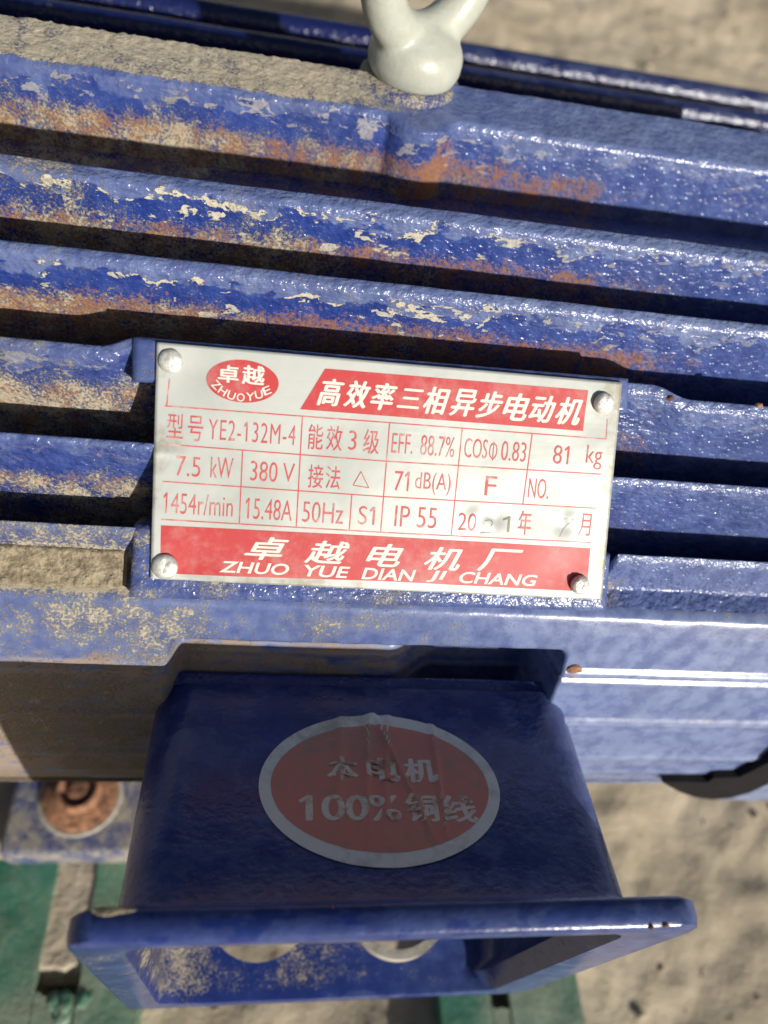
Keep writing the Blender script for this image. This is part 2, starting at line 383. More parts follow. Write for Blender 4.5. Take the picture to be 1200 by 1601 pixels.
# ------------------------------------------------------------------ nameplate
def on_plate(px, py):
    v = ray(px, py); return v * (PC.dot(PN) / v.dot(PN))
c_ = [on_plate(*p) for p in ((245, 535), (972, 598), (940, 938), (235, 905))]
e1 = ((c_[1] - c_[0]) + (c_[2] - c_[3])).normalized(); e1 = (e1 - PN * e1.dot(PN)).normalized(); e2 = PN.cross(e1)
def uv_of(px, py): d = on_plate(px, py) - PC; return d.dot(e1), d.dot(e2)
def dent(u, v):
    h = 0.0
    for (cu, cv, s, a) in DENTS: h += a * math.exp(-((u - cu)**2 + (v - cv)**2) / (2 * s * s))
    h += 0.00012 * noise.noise(Vector((u * 60, v * 60, 1))) 
    cu, cv = uv_of(240, 708)
    h += 0.0004 * math.exp(-((v - cv)**2) / (2 * .0008**2)) * sm(cu + .010, cu, u)
    return h
DENTS = [(*uv_of(300, 585), .0042, -.0006), (*uv_of(775, 810), .0016, -.0005), (*uv_of(762, 818), .001, .0004), (*uv_of(880, 822), .0016, -.0005), (*uv_of(890, 812), .0012, .0004),
         (*uv_of(290, 888), .004, -.0006), (*uv_of(925, 655), .004, -.0004), (*uv_of(742, 805), .0012, .0003), (*uv_of(880, 895), .004, -.0004)]
def pp(u, v, h=0.0): return PC + e1 * u + e2 * v + PN * (h + dent(u, v))
cs = [((p - PC).dot(e1), (p - PC).dot(e2)) for p in c_]
NU, NV = 150, 80; verts = []; uvs = []; faces = []
TH = 0.0007
for lay in (0, 1):
    for j in range(NV + 1):
        for i in range(NU + 1):
            s, t = i / NU, j / NV
            u = (cs[0][0] * (1 - s) + cs[1][0] * s) * (1 - t) + (cs[3][0] * (1 - s) + cs[2][0] * s) * t
            v = (cs[0][1] * (1 - s) + cs[1][1] * s) * (1 - t) + (cs[3][1] * (1 - s) + cs[2][1] * s) * t
            verts.append(pp(u, v, -TH * lay)); uvs.append((s, 1 - t))
K = (NU + 1) * (NV + 1)
for j in range(NV):
    for i in range(NU):
        a = j * (NU + 1) + i; faces.append((a, a + NU + 1, a + NU + 2, a + 1)); faces.append((K + a, K + a + 1, K + a + NU + 2, K + a + NU + 1))
for i in range(NU):
    a = i; faces.append((a, a + 1, K + a + 1, K + a)); a = NV * (NU + 1) + i; faces.append((a + 1, a, K + a, K + a + 1))
for j in range(NV):
    a = j * (NU + 1); b = a + NU + 1; faces.append((b, a, K + a, K + b)); a += NU; b += NU; faces.append((a, b, K + b, K + a))
nameplate = make('nameplate', verts, faces, PLATE, motor, uvs, True)
bpy.context.view_layer.update()

def flat_shape(name, polys, material, h, parent=nameplate, place=pp, label=None):
    bm = bmesh.new()
    for pl in polys:
        vs = [bm.verts.new((a, b, 0)) for a, b in pl]
        f = bm.faces.new(vs)
    bmesh.ops.triangulate(bm, faces=bm.faces[:])
    for _ in range(3):
        long = [e for e in bm.edges if e.calc_length() > 0.003]
        if long: bmesh.ops.subdivide_edges(bm, edges=long, cuts=3 if _ == 0 else 1)
        bmesh.ops.triangulate(bm, faces=[f for f in bm.faces if len(f.verts) > 4])
    verts = [place(v.co.x, v.co.y, h) for v in bm.verts]
    bm.verts.index_update(); faces = [tuple(v.index for v in f.verts) for f in bm.faces]
    bm.free()
    return make(name, verts, faces, material, parent, None, True, label=label)
def P4(*pts): return [uv_of(*p) for p in pts]
def line(p, q, wd=0.00030):
    a = Vector(uv_of(*p)); b = Vector(uv_of(*q)); d = (b - a).normalized(); n = Vector((-d.y, d.x)) * wd / 2
    k = max(1, int((b - a).length / .004)); r = []
    for i in range(k):
        s = a.lerp(b, i / k); t = a.lerp(b, (i + 1) / k); r.append([tuple(s + n), tuple(s - n), tuple(t - n), tuple(t + n)])
    return r
H1 = 0.00005; H2 = 0.0001
def hline(a, m, b): return line(a, m) + line(m, b)
grid = hline((257.7, 634.8), (600, 660.3), (947.5, 686.6)) + hline((256, 694.3), (600, 721), (939.5, 741.5)) + hline((254, 752.7), (600, 776.5), (930.8, 794.7)) + hline((251.8, 812), (600, 832.5), (923.8, 848.3))
for a, b in (((264.7, 592), (260.5, 635)), ((949.5, 655), (947.5, 686.6)), ((472.6, 650.5), (463, 824)), ((379.2, 703.7), (373.9, 819)), ((608.8, 661.2), (594.8, 832)), ((549.8, 773), (545.8, 829.3)), ((722.5, 669.5), (705, 838)), ((831.7, 677.8), (817, 788))):
    grid += line(a, b)
flat_shape('ruled_grid', grid, INK_LINE, H1)
flat_shape('title_banner', [P4((508, 576.3), (468.8, 640), (911.5, 674), (919.2, 610.3))], INK_RED, H1)
flat_shape('maker_banner', [P4((251.5, 821.3), (250, 895), (285, 898.5), (600, 908.5), (916.8, 925.3), (922.7, 857), (600, 838.5))], INK_RED, H1)
lc = uv_of(379.2, 596.3); la = (Vector(uv_of(435.5, 600.5)) - Vector(lc)).length; lbb = (Vector(uv_of(378, 629.5)) - Vector(lc)).length
flat_shape('logo_oval', [[(lc[0] + la * math.cos(a), lc[1] + lbb * math.sin(a)) for a in [2 * math.pi * k / 64 for k in range(64)]]], INK_RED, H1)

def text_polys(s, off=0.0, shear=0.0, spacing=1.0):
    cu = bpy.data.curves.new('lettering', 'FONT'); cu.body = s; cu.size = 1; cu.offset = off; cu.shear = shear; cu.space_character = spacing
    cu.resolution_u = 4; cu.fill_mode = 'FRONT'
    o = bpy.data.objects.new('lettering', cu); C.objects.link(o)
    dg = bpy.context.evaluated_depsgraph_get(); dg.update()
    me = bpy.data.meshes.new_from_object(o.evaluated_get(dg))
    vs = [(v.co.x, v.co.y) for v in me.vertices]; fs = [tuple(p.vertices) for p in me.polygons]
    bpy.data.objects.remove(o); bpy.data.curves.remove(cu); bpy.data.meshes.remove(me)
    return vs, fs
def bbox(vs): return min(v[0] for v in vs), max(v[0] for v in vs), min(v[1] for v in vs), max(v[1] for v in vs)
def text(s, box, material=INK_LINE, h=H2, off=0.0, shear=0.0, spacing=1.0, name='lettering', parent=nameplate, place=pp, to_uv=uv_of, rot=0.0, bold=0.0):
    """box: (left px, right px, top px, bottom px) measured at the text's centre"""
    vs, fs = text_polys(s, off, shear, spacing); fs = list(fs); vs = list(vs)
    x0, x1, y0, y1 = bbox(vs)
    for i, ch in enumerate(s):                       # give the plain-stroke digit one its flag
        if ch == '1':
            xr = bbox(text_polys(s[:i + 1], off, shear, spacing)[0])[1]; one = bbox(text_polys('1', off, 0, 1)[0]); bw = one[1] - one[0]; Hh = one[3]
            if bw > .25: continue
            b = len(vs); xl = xr - bw
            vs += [(xl + .01, Hh), (xl + .01, Hh - .10), (xl - .13, Hh - .19), (xl - .13, Hh - .11)]; fs.append((b, b + 3, b + 2, b + 1))
    x0, x1, y0, y1 = bbox(vs)
    l, r, t, b = box; cx, cy = (l + r) / 2, (t + b) / 2
    c = Vector(to_uv(cx, cy)); wd = (Vector(to_uv(r, cy)) - Vector(to_uv(l, cy))).length; ht = (Vector(to_uv(cx, t)) - Vector(to_uv(cx, b))).length
    cr, sr = math.cos(rot), math.sin(rot); verts = []; faces = []
    copies = [(0, 0)] if not bold else [(-bold, 0), (bold, 0), (0, bold * .5), (0, -bold * .5), (-bold * .5, 0), (bold * .5, 0)]
    for ci, (ox, oy) in enumerate(copies):
        b0_ = len(verts)
        for (x, y) in vs:
            a = ((x - x0) / (x1 - x0) - .5) * wd + ox * ht; q = ((y - y0) / (y1 - y0) - .5) * ht + oy * ht
            verts.append(place(c.x + a * cr - q * sr, c.y + a * sr + q * cr, h + ci * 0.000006))
        faces += [tuple(b0_ + k for k in f) for f in fs]
    return make(name, verts, faces, material, parent, None, False)

# box coordinates in photo pixels, given at each word's own centre
def A1(x0, x1, y0, y1): return (200 + x0 / 2.857, 200 + x1 / 2.857, 500 + y0 / 2.857, 500 + y1 / 2.857)
def A2(x0, x1, y0, y1): return (600 + x0 / 2.857, 600 + x1 / 2.857, 500 + y0 / 2.857, 500 + y1 / 2.857)
BO = 0.035
text('卓', A1(404, 493, 205, 280), INK_WHITE, bold=0.04); text('越', A1(512, 608, 206, 290), INK_WHITE, bold=0.035)
for ch, x, y, r in (('Z', 393, 291, -38), ('H', 423, 318, -27), ('U', 461, 338, -14), ('O', 503, 347, -2), ('Y', 545, 344, 8), ('U', 584, 334, 18), ('E', 620, 316, 30)):
    text(ch, A1(x - 17, x + 17, y - 18, y + 18), INK_WHITE, bold=0.02, rot=R(r - 4))
for i, ch in enumerate('高效率三相异步电动机'):
    t = i / 9; cx = 516.8 + 372 * t; cy = 613.5 + 29.3 * t; hh = 21 if ch != '三' else 15
    text(ch, (cx - 19.5, cx + 19.5, cy - hh, cy + hh), INK_WHITE, bold=0.035, shear=0.3)
text('型', A1(174, 248, 420, 530), off=-0.004); text('号', A1(268, 336, 430, 543), off=-0.004)
T = -0.008
text('YE2-132M-4', A1(362, 750, 458, 548), off=T, spacing=1.12)
text('能', A1(805, 872, 468, 580)); text('效', A1(888, 957, 474, 586)); text('3', A1(986, 1021, 496, 582), off=T); text('级', A1(1052, 1122, 490, 600))
text('EFF.', A2(36, 130, 510, 598), off=T); text('88.7%', A2(165, 316, 520, 610), off=T)
text('COS', A2(360, 462, 532, 618), off=T); text('Φ', A2(470, 506, 545, 628), off=T); text('0.83', A2(525, 635, 545, 632), off=T)
text('81', A2(757, 826, 562, 645), off=T); text('kg', A2(903, 974, 562, 668), off=T)
text('7.5', A1(216, 324, 612, 700), off=T); text('kW', A1(370, 470, 616, 708), off=T)
text('380', A1(548, 668, 634, 722), off=T); text('V', A1(692, 744, 642, 726), off=T)
text('接', A1(805, 872, 648, 752)); text('法', A1(884, 948, 654, 756))
tri = [A1(1005, 1075, 678, 745)]; l, r, t, b = tri[0]; cx = (l + r) / 2
flat_shape('lettering', line((cx, t), (l, b - 2), .0002) + line((l, b - 2), (r, b + 2), .0002) + line((r, b + 2), (cx, t), .0002), INK_LINE, H2)
text('71', A2(48, 112, 678, 765), off=T); text('dB(A)', A2(140, 298, 684, 782), off=T); text('F', A2(452, 502, 700, 786), off=T); text('NO.', A2(646, 736, 710, 798), off=T)
text('1454r/min', A1(160, 470, 780, 872), off=T); text('15.48A', A1(526, 734, 802, 894), off=T); text('50Hz', A1(780, 962, 816, 908), off=T); text('S1', A1(1030, 1102, 834, 916), off=T)
text('IP 55', A2(50, 236, 836, 928), off=T); text('20', A2(332, 412, 864, 942), off=T); text('年', A2(600, 658, 853, 960)); text('月', A2(872, 924, 866, 965))
text('2', A2(432, 486, 892, 956), INK_STAMP, off=-0.03, shear=0.2); text('1', A2(532, 562, 878, 948), INK_STAMP, off=-0.02); text('7', A2(788, 842, 888, 972), INK_STAMP, off=-0.035, shear=0.25)
for ch, x0, x1, cy in (('卓', 383, 450, 857.5), ('越', 477, 545, 863.5), ('电', 573, 629, 868), ('机', 664, 721, 873.5), ('厂', 747, 815, 876)):
    text(ch, (x0, x1, cy - 17.5, cy + 17.5), INK_WHITE, bold=0.035, shear=0.3)
for s, x0, x1, cy in (('ZHUO', 343, 452, 888), ('YUE', 475, 547, 893.5), ('DIAN', 565, 650, 898), ('JI', 667, 698, 901), ('CHANG', 718, 840, 905)):
    text(s, (x0, x1, cy - 9, cy + 9), INK_WHITE, off=0.018, shear=0.2)

# rivets
def rivet(px, py, rpx, dome, material, n=36):
    u, v = uv_of(px, py); r = rpx * 0.195 / 1200; o = PC + e1 * u + e2 * v
    prof = [(-.003, r * .5), (-.0001, r * .5), (-.0001, r), (dome * .35, r * 1.0), (dome * .75, r * .88), (dome * .95, r * .6), (dome, r * .25), (dome, r * .02)]
    ob = lathe('rivet', prof, o, PN, n, material, motor)
    for vv in ob.data.vertices:
        k = noise.noise(Vector(vv.co) * 900); vv.co += PN * k * dome * .22
    return ob
rivet(266.5, 564.8, 17.5, 0.0009, RIVET); rivet(257.8, 885.5, 19.5, 0.0012, RIVET)
rivet(942.5, 630.5, 17.0, 0.0021, RIVET2); rivet(905, 913.5, 16.0, 0.0024, RIVET2)

# pads that carry the nameplate
def pad(pxs, depth, wear, seed):
    """pxs: four photo corners (TL, TR, BR, BL) on the plate plane"""
    cc = [uv_of(*p) for p in pxs]; nu, nv = 90, 12; verts = []; faces = []; uvs = []
    for j in range(nv + 3):
        for i in range(nu + 3):
            s = min(max((i - 1) / nu, 0), 1); t = min(max((j - 1) / nv, 0), 1)
            u = (cc[0][0] * (1 - s) + cc[1][0] * s) * (1 - t) + (cc[3][0] * (1 - s) + cc[2][0] * s) * t
            v = (cc[0][1] * (1 - s) + cc[1][1] * s) * (1 - t) + (cc[3][1] * (1 - s) + cc[2][1] * s) * t
            h = -0.00095 + .0002 * noise.noise(Vector((u * 300, v * 300, seed)))
            if i in (0, nu + 2) or j in (0, nv + 2): h = -depth
            elif i in (1, nu + 1) or j in (1, nv + 1): h -= 0.0006
            verts.append(PC + e1 * u + e2 * v + PN * h); uvs.append((0, .45))
    m = nu + 3
    for j in range(nv + 2):
        for i in range(nu + 2): a = j * m + i; faces.append((a, a + m, a + m + 1, a + 1))
    return make('nameplate_pad', verts, faces, PAINT, motor, uvs, True, wear)
pad(((206, 526), (986, 592), (984, 645), (204, 596)), 0.022, dict(dust=-0.06, rust=-0.15, film_glare=0.22, pebble=0.25), 1)
pad(((208, 822), (957, 868), (950, 958), (200, 936)), 0.022, dict(dust=0.03, rust=-0.15, film_glare=0.25, pebble=0.8), 2)

# ------------------------------------------------------------------ lifting eye
bc = at_z(641, 128, TOPZ + .002)
ax_up = Vector((0.02, 0, 1)).normalized()
base_prof = [(-.002, .0160), (.0006, .0155), (.0016, .0142), (.0018, .0130)]
lathe('bolt_seat', base_prof, bc + Vector((0, 0.001, 0)), ax_up, 48, PAINT, motor, dict(dust=.12, rust=-.1))
def tube_loop(centers, radii, n=28, closed=False):
    verts = []; faces = []; m = len(centers)
    for i, c in enumerate(centers):
        a = centers[i - 1] if (i or closed) else c; b = centers[(i + 1) % m] if (i < m - 1 or closed) else c
        t = (b - a).normalized(); u = RINGN; w_ = t.cross(u).normalized()
        for k in range(n):
            an = 2 * math.pi * k / n; verts.append(c + (u * math.cos(an) * 1.0 + w_ * math.sin(an)) * radii[i])
    for i in range(m if closed else m - 1):
        for k in range(n):
            a = i * n + k; b = ((i + 1) % m) * n + k; faces.append((a, i * n + (k + 1) % n, ((i + 1) % m) * n + (k + 1) % n, b))
    return verts, faces
phi = R(34); RINGU = Vector((math.cos(phi), math.sin(phi), 0)); RINGN = Vector((-math.sin(phi), math.cos(phi), 0))
rc = bc + ax_up * 0.0315; cen = []; rad = []
for k in range(64):
    a = 2 * math.pi * k / 64; cen.append(rc + RINGU * 0.0175 * math.sin(a) - ax_up * 0.0185 * math.cos(a)); rad.append(0.0062 + 0.0002 * math.cos(a))
vs, fs = tube_loop(cen, rad, 28, True)
# collar and neck share one mesh with the ring
neck = [(.0012, .001), (.0012, .011), (.002, .0127), (.005, .0142), (.009, .0143), (.012, .0130), (.015, .0095), (.0175, .005), (.0185, .001)]
off = len(vs); u = ax_up.orthogonal().normalized(); w_ = ax_up.cross(u); m_ = len(neck)
for i in range(48):
    a = 2 * math.pi * i / 48
    for h, r in neck: vs.append(bc + ax_up * h + (u * math.cos(a) + w_ * math.sin(a)) * r)
for i in range(48):
    for j in range(m_ - 1):
        a = off + i * m_ + j; b = off + ((i + 1) % 48) * m_ + j; fs.append((a, b, b + 1, a + 1))
fs.append(tuple(off + i * m_ for i in range(48))[::-1]); fs.append(tuple(off + i * m_ + m_ - 1 for i in range(48)))
eye = make('lifting_eye', vs, fs, WHITE, motor)
rm = eye.modifiers.new('blend', 'REMESH'); rm.mode = 'VOXEL'; rm.voxel_size = 0.0007; rm.use_smooth_shade = True
smd = eye.modifiers.new('soften', 'SMOOTH'); smd.iterations = 14; smd.factor = 0.6

# ------------------------------------------------------------------ terminal box
BX0, BX1 = -0.0230, 0.0908; BZB = -0.300
yr, yb = 0.0312, 0.0935                    # rim plane, motor end
def top_z(y): return -0.1865 + (y - 0.035) * (-0.2047 + 0.1865) / (0.0902 - 0.035)
def bot_z(y): return BZB + max(0, y - .035) * .24
def rr_loop(x0, x1, z0, z1, r, n=8):
    r = max(r, 0.0004); pts = []
    for cx, cz, a0 in ((x1 - r, z1 - r, 0), (x0 + r, z1 - r, 90), (x0 + r, z0 + r, 180), (x1 - r, z0 + r, 270)):
        for k in range(n + 1): a = R(a0 + 90 * k / n); pts.append((cx + r * math.cos(a), cz + r * math.sin(a)))
    return pts
def box_loops(specs):
    """specs: list of (y, x0, x1, z0, z1, r, forward shift of top)"""
    verts = []; faces = []
    for (y, x0, x1, z0, z1, r) in specs:
        for (x, z) in rr_loop(x0, x1, z0, z1, r):
            verts.append(Vector((x, y, z)))
    m = 36
    for i in range(len(specs) - 1):
        for k in range(m): faces.append((i * m + k, i * m + (k + 1) % m, (i + 1) * m + (k + 1) % m, (i + 1) * m + k))
    i = len(specs) - 1
    for k in range(m): faces.append((i * m + k, i * m + (k + 1) % m, (k + 1) % m, k))
    return verts, faces
t = 0.0035; FW = 0.0082; yf = 0.0248
specs = []
def S_(y, d, r, e=0.0):
    b = max(0, min(1, (y - .033) / .055)); specs.append((y, BX0 - d - .0020 * b - .0024 * (1 - b), BX1 + d + .0060 * b + .0036 * (1 - b), bot_z(y) - d * .6, top_z(y) + d, r))
for k in range(9): y = yb + (yr + .0035 - yb) * k / 8; S_(y, 0, .0115, .0024 * k / 8)
S_(yr + .0018, .0006, .012, .0024); S_(yr + .0008, .0018, .012, .0024)
zt = -0.1738
def F_(y, d, r): specs.append((y, BX0 - d * 1.12, BX1 + d * 1.55, BZB - d * .6, zt - (FW - d), r - .002))
F_(yr + .0004, FW - .003, .009); F_(yr + .0002, FW - .0008, .009); F_(yr - .0006, FW, .009); F_(yr - .0035, FW, .009); F_(yr - .0056, FW - .0003, .009); F_(yf + .0002, FW - .0012, .009)
F_(yf + .0002, .002, .010); F_(yf + .0008, -.001, .0105); F_(yr, -.0028, .0105)
for k in range(4): y = yr + .004 + (yb - yr - .004) * k / 3; S_(y, -t, .009, .0016 * (1 - k / 3))
vs, fs = box_loops(specs)
tbox = make('terminal_box', vs, [f[::-1] for f in fs], PAINT, motor, [(0, .30 if i < 36 * 19 else .9) for i in range(len(vs))], True, dict(dust=-0.04, rust=-0.2, film_glare=0.0, pebble=0.12, shade_navy=0.35))  # navy mix paints a shaded look on to the whole box
# cable entries cut through the bottom wall
HOLES = []
for px, rpx_m in ((403, .0185), (624, .0180)):
    q = at_z(px, 1504, BZB + t); HOLES.append((q.x, q.y + rpx_m, rpx_m))
for (hx, hy, hr) in HOLES:
    n = 48; vv = []; ff = []
    for z in (BZB - .01, BZB + .020):
        for k in range(n): a = 2 * math.pi * k / n; vv.append(Vector((hx + hr * math.cos(a), hy + hr * math.sin(a), z)))
    for k in range(n): ff.append((k, (k + 1) % n, n + (k + 1) % n, n + k))
    ff.append(tuple(range(n))[::-1]); ff.append(tuple(range(n, 2 * n)))
    cut = make('cutter', vv, ff, PAINT, motor)
    md = tbox.modifiers.new('hole', 'BOOLEAN'); md.operation = 'DIFFERENCE'; md.solver = 'EXACT'; md.object = cut
    dg = bpy.context.evaluated_depsgraph_get(); dg.update()
    me = bpy.data.meshes.new_from_object(tbox.evaluated_get(dg)); tbox.modifiers.clear(); tbox.data = me; bpy.data.objects.remove(cut)
me.name = 'terminal_box'
for p in me.polygons: p.use_smooth = True
esp = tbox.modifiers.new('edges', 'EDGE_SPLIT'); esp.split_angle = R(50)
def ring(name, hx, hy, r0, r1, z0, z1, material):
    n = 48; vv = []; ff = []
    for (r, z) in ((r0, z0), (r1, z0), (r1, z1), (r0, z1)):
        for k in range(n): a = 2 * math.pi * k / n; vv.append(Vector((hx + r * math.cos(a), hy + r * math.sin(a), z)))
    for i in range(4):
        for k in range(n): j = (i + 1) % 4; ff.append((i * n + k, i * n + (k + 1) % n, j * n + (k + 1) % n, j * n + k))
    return make(name, vv, [f[::-1] for f in ff], material, tbox, smooth=False)
hx, hy, hr = HOLES[1]
ring('gland_ring', hx, hy, hr - .0032, hr - .0002, bot_z(hy - hr) - .001, bot_z(hy) + t, RINGP)
hx0, hy0, hr0 = HOLES[0]

# oval sticker on the sloping top of the box
zn = Vector((0, -(top_z(0.09) - top_z(0.035)), 0.055)).normalized(); 
zn = Vector((0, (top_z(0.035) - top_z(0.09)), 0.055)).normalized()
T0 = Vector((0, .035, top_z(.035)))
def on_top(px, py): v = ray(px, py); return v * (T0.dot(zn) / v.dot(zn))
sc = on_top(597, 1236); s1 = Vector((1, 0, 0)); s2 = zn.cross(s1)
def suv(px, py): d = on_top(px, py) - sc; return d.dot(s1), d.dot(s2)
def crease(u, v):
    h = 0.0
    for (cx, sl, wd, a) in ((-.0038, .10, .0007, .0011), (.0072, -.30, .0005, .0009), (.0150, .05, .0005, .0009), (-.0110, .07, .0009, .0007), (.0010, .12, .0006, .0006)):
        d = (u - cx - sl * v); h += a * math.exp(-d * d / (2 * wd * wd)) * sm(-.022, -.002, v)
    return h + .00015 * noise.noise(Vector((u * 150, v * 60, 4)))
def sp(u, v, h=0.0): return sc + s1 * u + s2 * v + zn * (h + .0003 + crease(u, v))
sa = (Vector(suv(785, 1236)) - Vector(suv(409, 1236))).length / 2; sb = (Vector(suv(597, 1120)) - Vector(suv(597, 1357))).length / 2
sv0 = (suv(597, 1120)[1] + suv(597, 1357)[1]) / 2
def oval(a, b, h, name, material, parent):
    verts = [sp(0, sv0, h)]; faces = []; nr, na = 60, 180
    for i in range(1, nr + 1):
        for k in range(na): an = 2 * math.pi * k / na; verts.append(sp(a * i / nr * math.cos(an), sv0 + b * i / nr * math.sin(an), h))
    for k in range(na): faces.append((0, 1 + k, 1 + (k + 1) % na))
    for i in range(nr - 1):
        for k in range(na): p0 = 1 + i * na + k; p1 = 1 + i * na + (k + 1) % na; faces.append((p0, p0 + na, p1 + na, p1))
    return make(name, verts, faces, material, parent)
STK = ink('faded_silver_sticker', (0.80, 0.78, 0.68), 0.35, (0.34, 0.31, 0.23), 0.45)
STR = ink('faded_red_sticker', (0.68, 0.24, 0.17), 0.5, (0.42, 0.26, 0.17), 0.5)
STT = ink('faded_sticker_lettering', (0.80, 0.70, 0.54), 0.95, (0.50, 0.22, 0.15), 0.55)
st = oval(sa, sb, 0, 'oval_sticker', STK, tbox)
oval(sa * .905, sb * .835, .00006, 'sticker_face', STR, tbox)
for s, bx in (('本', (512, 558, 1186, 1222)), ('电', (574, 622, 1187, 1223)), ('机', (632, 680, 1188, 1224))):
    text(s, bx, STT, .00013, bold=0.05, parent=tbox, place=sp, to_uv=suv)
for s, bx in (('100%', (470, 625, 1245, 1284)), ('铜', (636, 682, 1244, 1285)), ('线', (692, 742, 1245, 1286))):
    text(s, bx, STT, .00013, bold=0.045, parent=tbox, place=sp, to_uv=suv)

# dried mud and curled paint on the rim's left ear
def blob(name, c, r, material, parent, seed, sub=3):
    bm = bmesh.new(); bmesh.ops.create_icosphere(bm, subdivisions=sub, radius=1)
    verts = []
    for v in bm.verts:
        d = v.co.copy(); k = 1 + .35 * noise.noise(d * 1.6 + Vector((seed, 0, 0))) + .18 * noise.noise(d * 5 + Vector((0, seed, 0)))
        verts.append(Vector(c) + Vector((d.x * r[0], d.y * r[1], d.z * r[2])) * k)
    bm.verts.index_update(); faces = [tuple(v.index for v in f.verts) for f in bm.faces]; bm.free()
    return make(name, verts, faces, material, parent)
q = at_z(160, 1425, zt); blob('mud_smear', q + Vector((0.002, 0, -.0004)), (.0050, .0009, .0007), MUD, tbox, 3)

for px, py in ((1040, 1446), (1018, 1449), (232, 1440), (520, 1420), (838, 1424)):
    q = at_z(px, py, zt - .0004); blob('paint_chip', q, (random.uniform(.0006, .0014), .0006, .0004), RUST, tbox, px, 2)
# mud on the left ledge: one crust following the ledge
verts = []; faces = []; nx, ny = 160, 26; xa, xb = at_z(-40, 900, -.172).x, at_z(196, 905, -.172).x
for i in range(nx + 1):
    x = xa + (xb - xa) * i / nx; e = sm(0, .08, i / nx) * sm(1, .95, i / nx)
    for j in range(ny + 1):
        s = j / ny
        # from the face of fin five down on to the ledge and out to its lip
        P0 = Vector((x, S5[0] - .0004, zl + .0075)); P1 = Vector((x, S5[0] - .004, zl + .0025)); P2 = Vector((x, B.y + .0012, zl - .0004))
        q = P0 * (1 - s)**2 + P1 * 2 * s * (1 - s) + P2 * s * s
        h = .00055 * noise.noise(Vector((x * 260, s * 6, 2))) + .00045 * noise.noise(Vector((x * 800, s * 16, 5)))
        edge = sm(0, .12, s) * sm(1, .9, s)
        q += Vector((0, -.7, .7)) * ((h + .0003) * edge * e - .0014 * (1 - edge * e))
        verts.append(q)
for i in range(nx):
    for j in range(ny): a = i * (ny + 1) + j; faces.append((a, a + 1, a + ny + 2, a + ny + 1))
make('dried_mud', verts, faces, MUD, motor)

# rust-coloured plug, foot blocks
def block(name, c, ux, uy, uz, hs, material, parent=motor, bevel=.001, wear=None, origin=MOTOR_AT, label=None, uvv=.45):
    bm = bmesh.new(); bmesh.ops.create_cube(bm, size=2)
    for v in bm.verts: v.co = Vector((v.co.x * hs[0], v.co.y * hs[1], v.co.z * hs[2]))
    if bevel: bmesh.ops.bevel(bm, geom=bm.edges[:], offset=bevel, segments=3, affect='EDGES', profile=.6)
    verts = [Vector(c) + ux * v.co.x + uy * v.co.y + uz * v.co.z for v in bm.verts]
    bm.verts.index_update(); faces = [tuple(v.index for v in f.verts) for f in bm.faces]; bm.free()
    return make(name, verts, faces, material, parent, [(0, uvv)] * len(verts), True, wear, origin, label)
tz = top_z(yb) - .0012
block('light_stop_plate', Vector(((BX0 + BX1) / 2 + .002, yb + .0022, (tz - .285) / 2)), Vector((1, 0, 0)), Vector((0, 1, 0)), Vector((0, 0, 1)), (.0575, .002, (tz + .285) / 2), PAINT, tbox, .0006, dict(shade_navy=.35, dust=-.05, film_glare=0))  # added plate stopping light that leaks through the open box
q = cyl(896, 1049); rd = Vector((0, q.y - AX.y, q.z - AX.z)).normalized()
lathe('rusty_plug', [(-.002, .0022), (.0003, .0026), (.0006, .0022), (.0007, .0003)], q, rd, 24, RUST)
for px, py in ((1047, 623), (1186, 634)):
    q = cyl(px, py); blob('rust_spot', q, (.0011, .0008, .0007), RUST, motor, px)

# ------------------------------------------------------------------ feet
FZ = -0.360
f0 = at_z(-60, 1338, FZ); f1 = at_z(300, 1338, FZ)
fy = at_z(100, 1336, FZ).y
ux, uy, uz = Vector((1, 0, 0)), Vector((0, 1, 0)), Vector((0, 0, 1))
fxl = at_z(8, 1280, FZ).x
def foot(x0, x1):
    pts = [(AX.y, AX.z - .10, 0)] 
    o = block('mounting_foot', Vector(((x0 + x1) / 2, fy + .03, FZ - .0085)), ux, uy, uz, ((x1 - x0) / 2, .03, .0085), PAINT, wear=dict(dust=.045, rust=-.15, film_glare=.25, pebble=.7), bevel=.003)
    block('foot_web', Vector(((x0 + x1) / 2 + .0, fy + .075, FZ + .028)), ux, uy, uz, ((x1 - x0) / 2 - .01, .032, .0365), PAINT, bevel=.004, wear=dict(dust=.0))
    return o
ftL = foot(fxl, fxl + .075); foot(.055, .105)
b0 = at_z(126, 1243, FZ)
def foot_bolt(c, parent):
    lathe('washer', [(0, .006), (0, .0158), (.0012, .0160), (.0022, .0152), (.0022, .006)], c + Vector((0, 0, .0002)), (0, 0, 1), 40, RUST, parent)
    lathe('bolt_seat_ring', [(-.001, .010), (-.001, .0178), (.0004, .0176), (.0006, .0166), (.0002, .0158)], c, (0, 0, 1), 48, RINGP, parent)
    lathe('nut', [(.0025, .004), (.0025, .0096), (.009, .0096), (.0102, .0086), (.0102, .0072), (.0085, .0066)], c, (0, 0, 1), 32, RUST, parent)
    lathe('bolt_end', [(.004, .0045), (.0090, .0045), (.0096, .0036), (.0096, .001)], c, (0, 0, 1), 24, RUST, parent)
foot_bolt(b0, ftL)

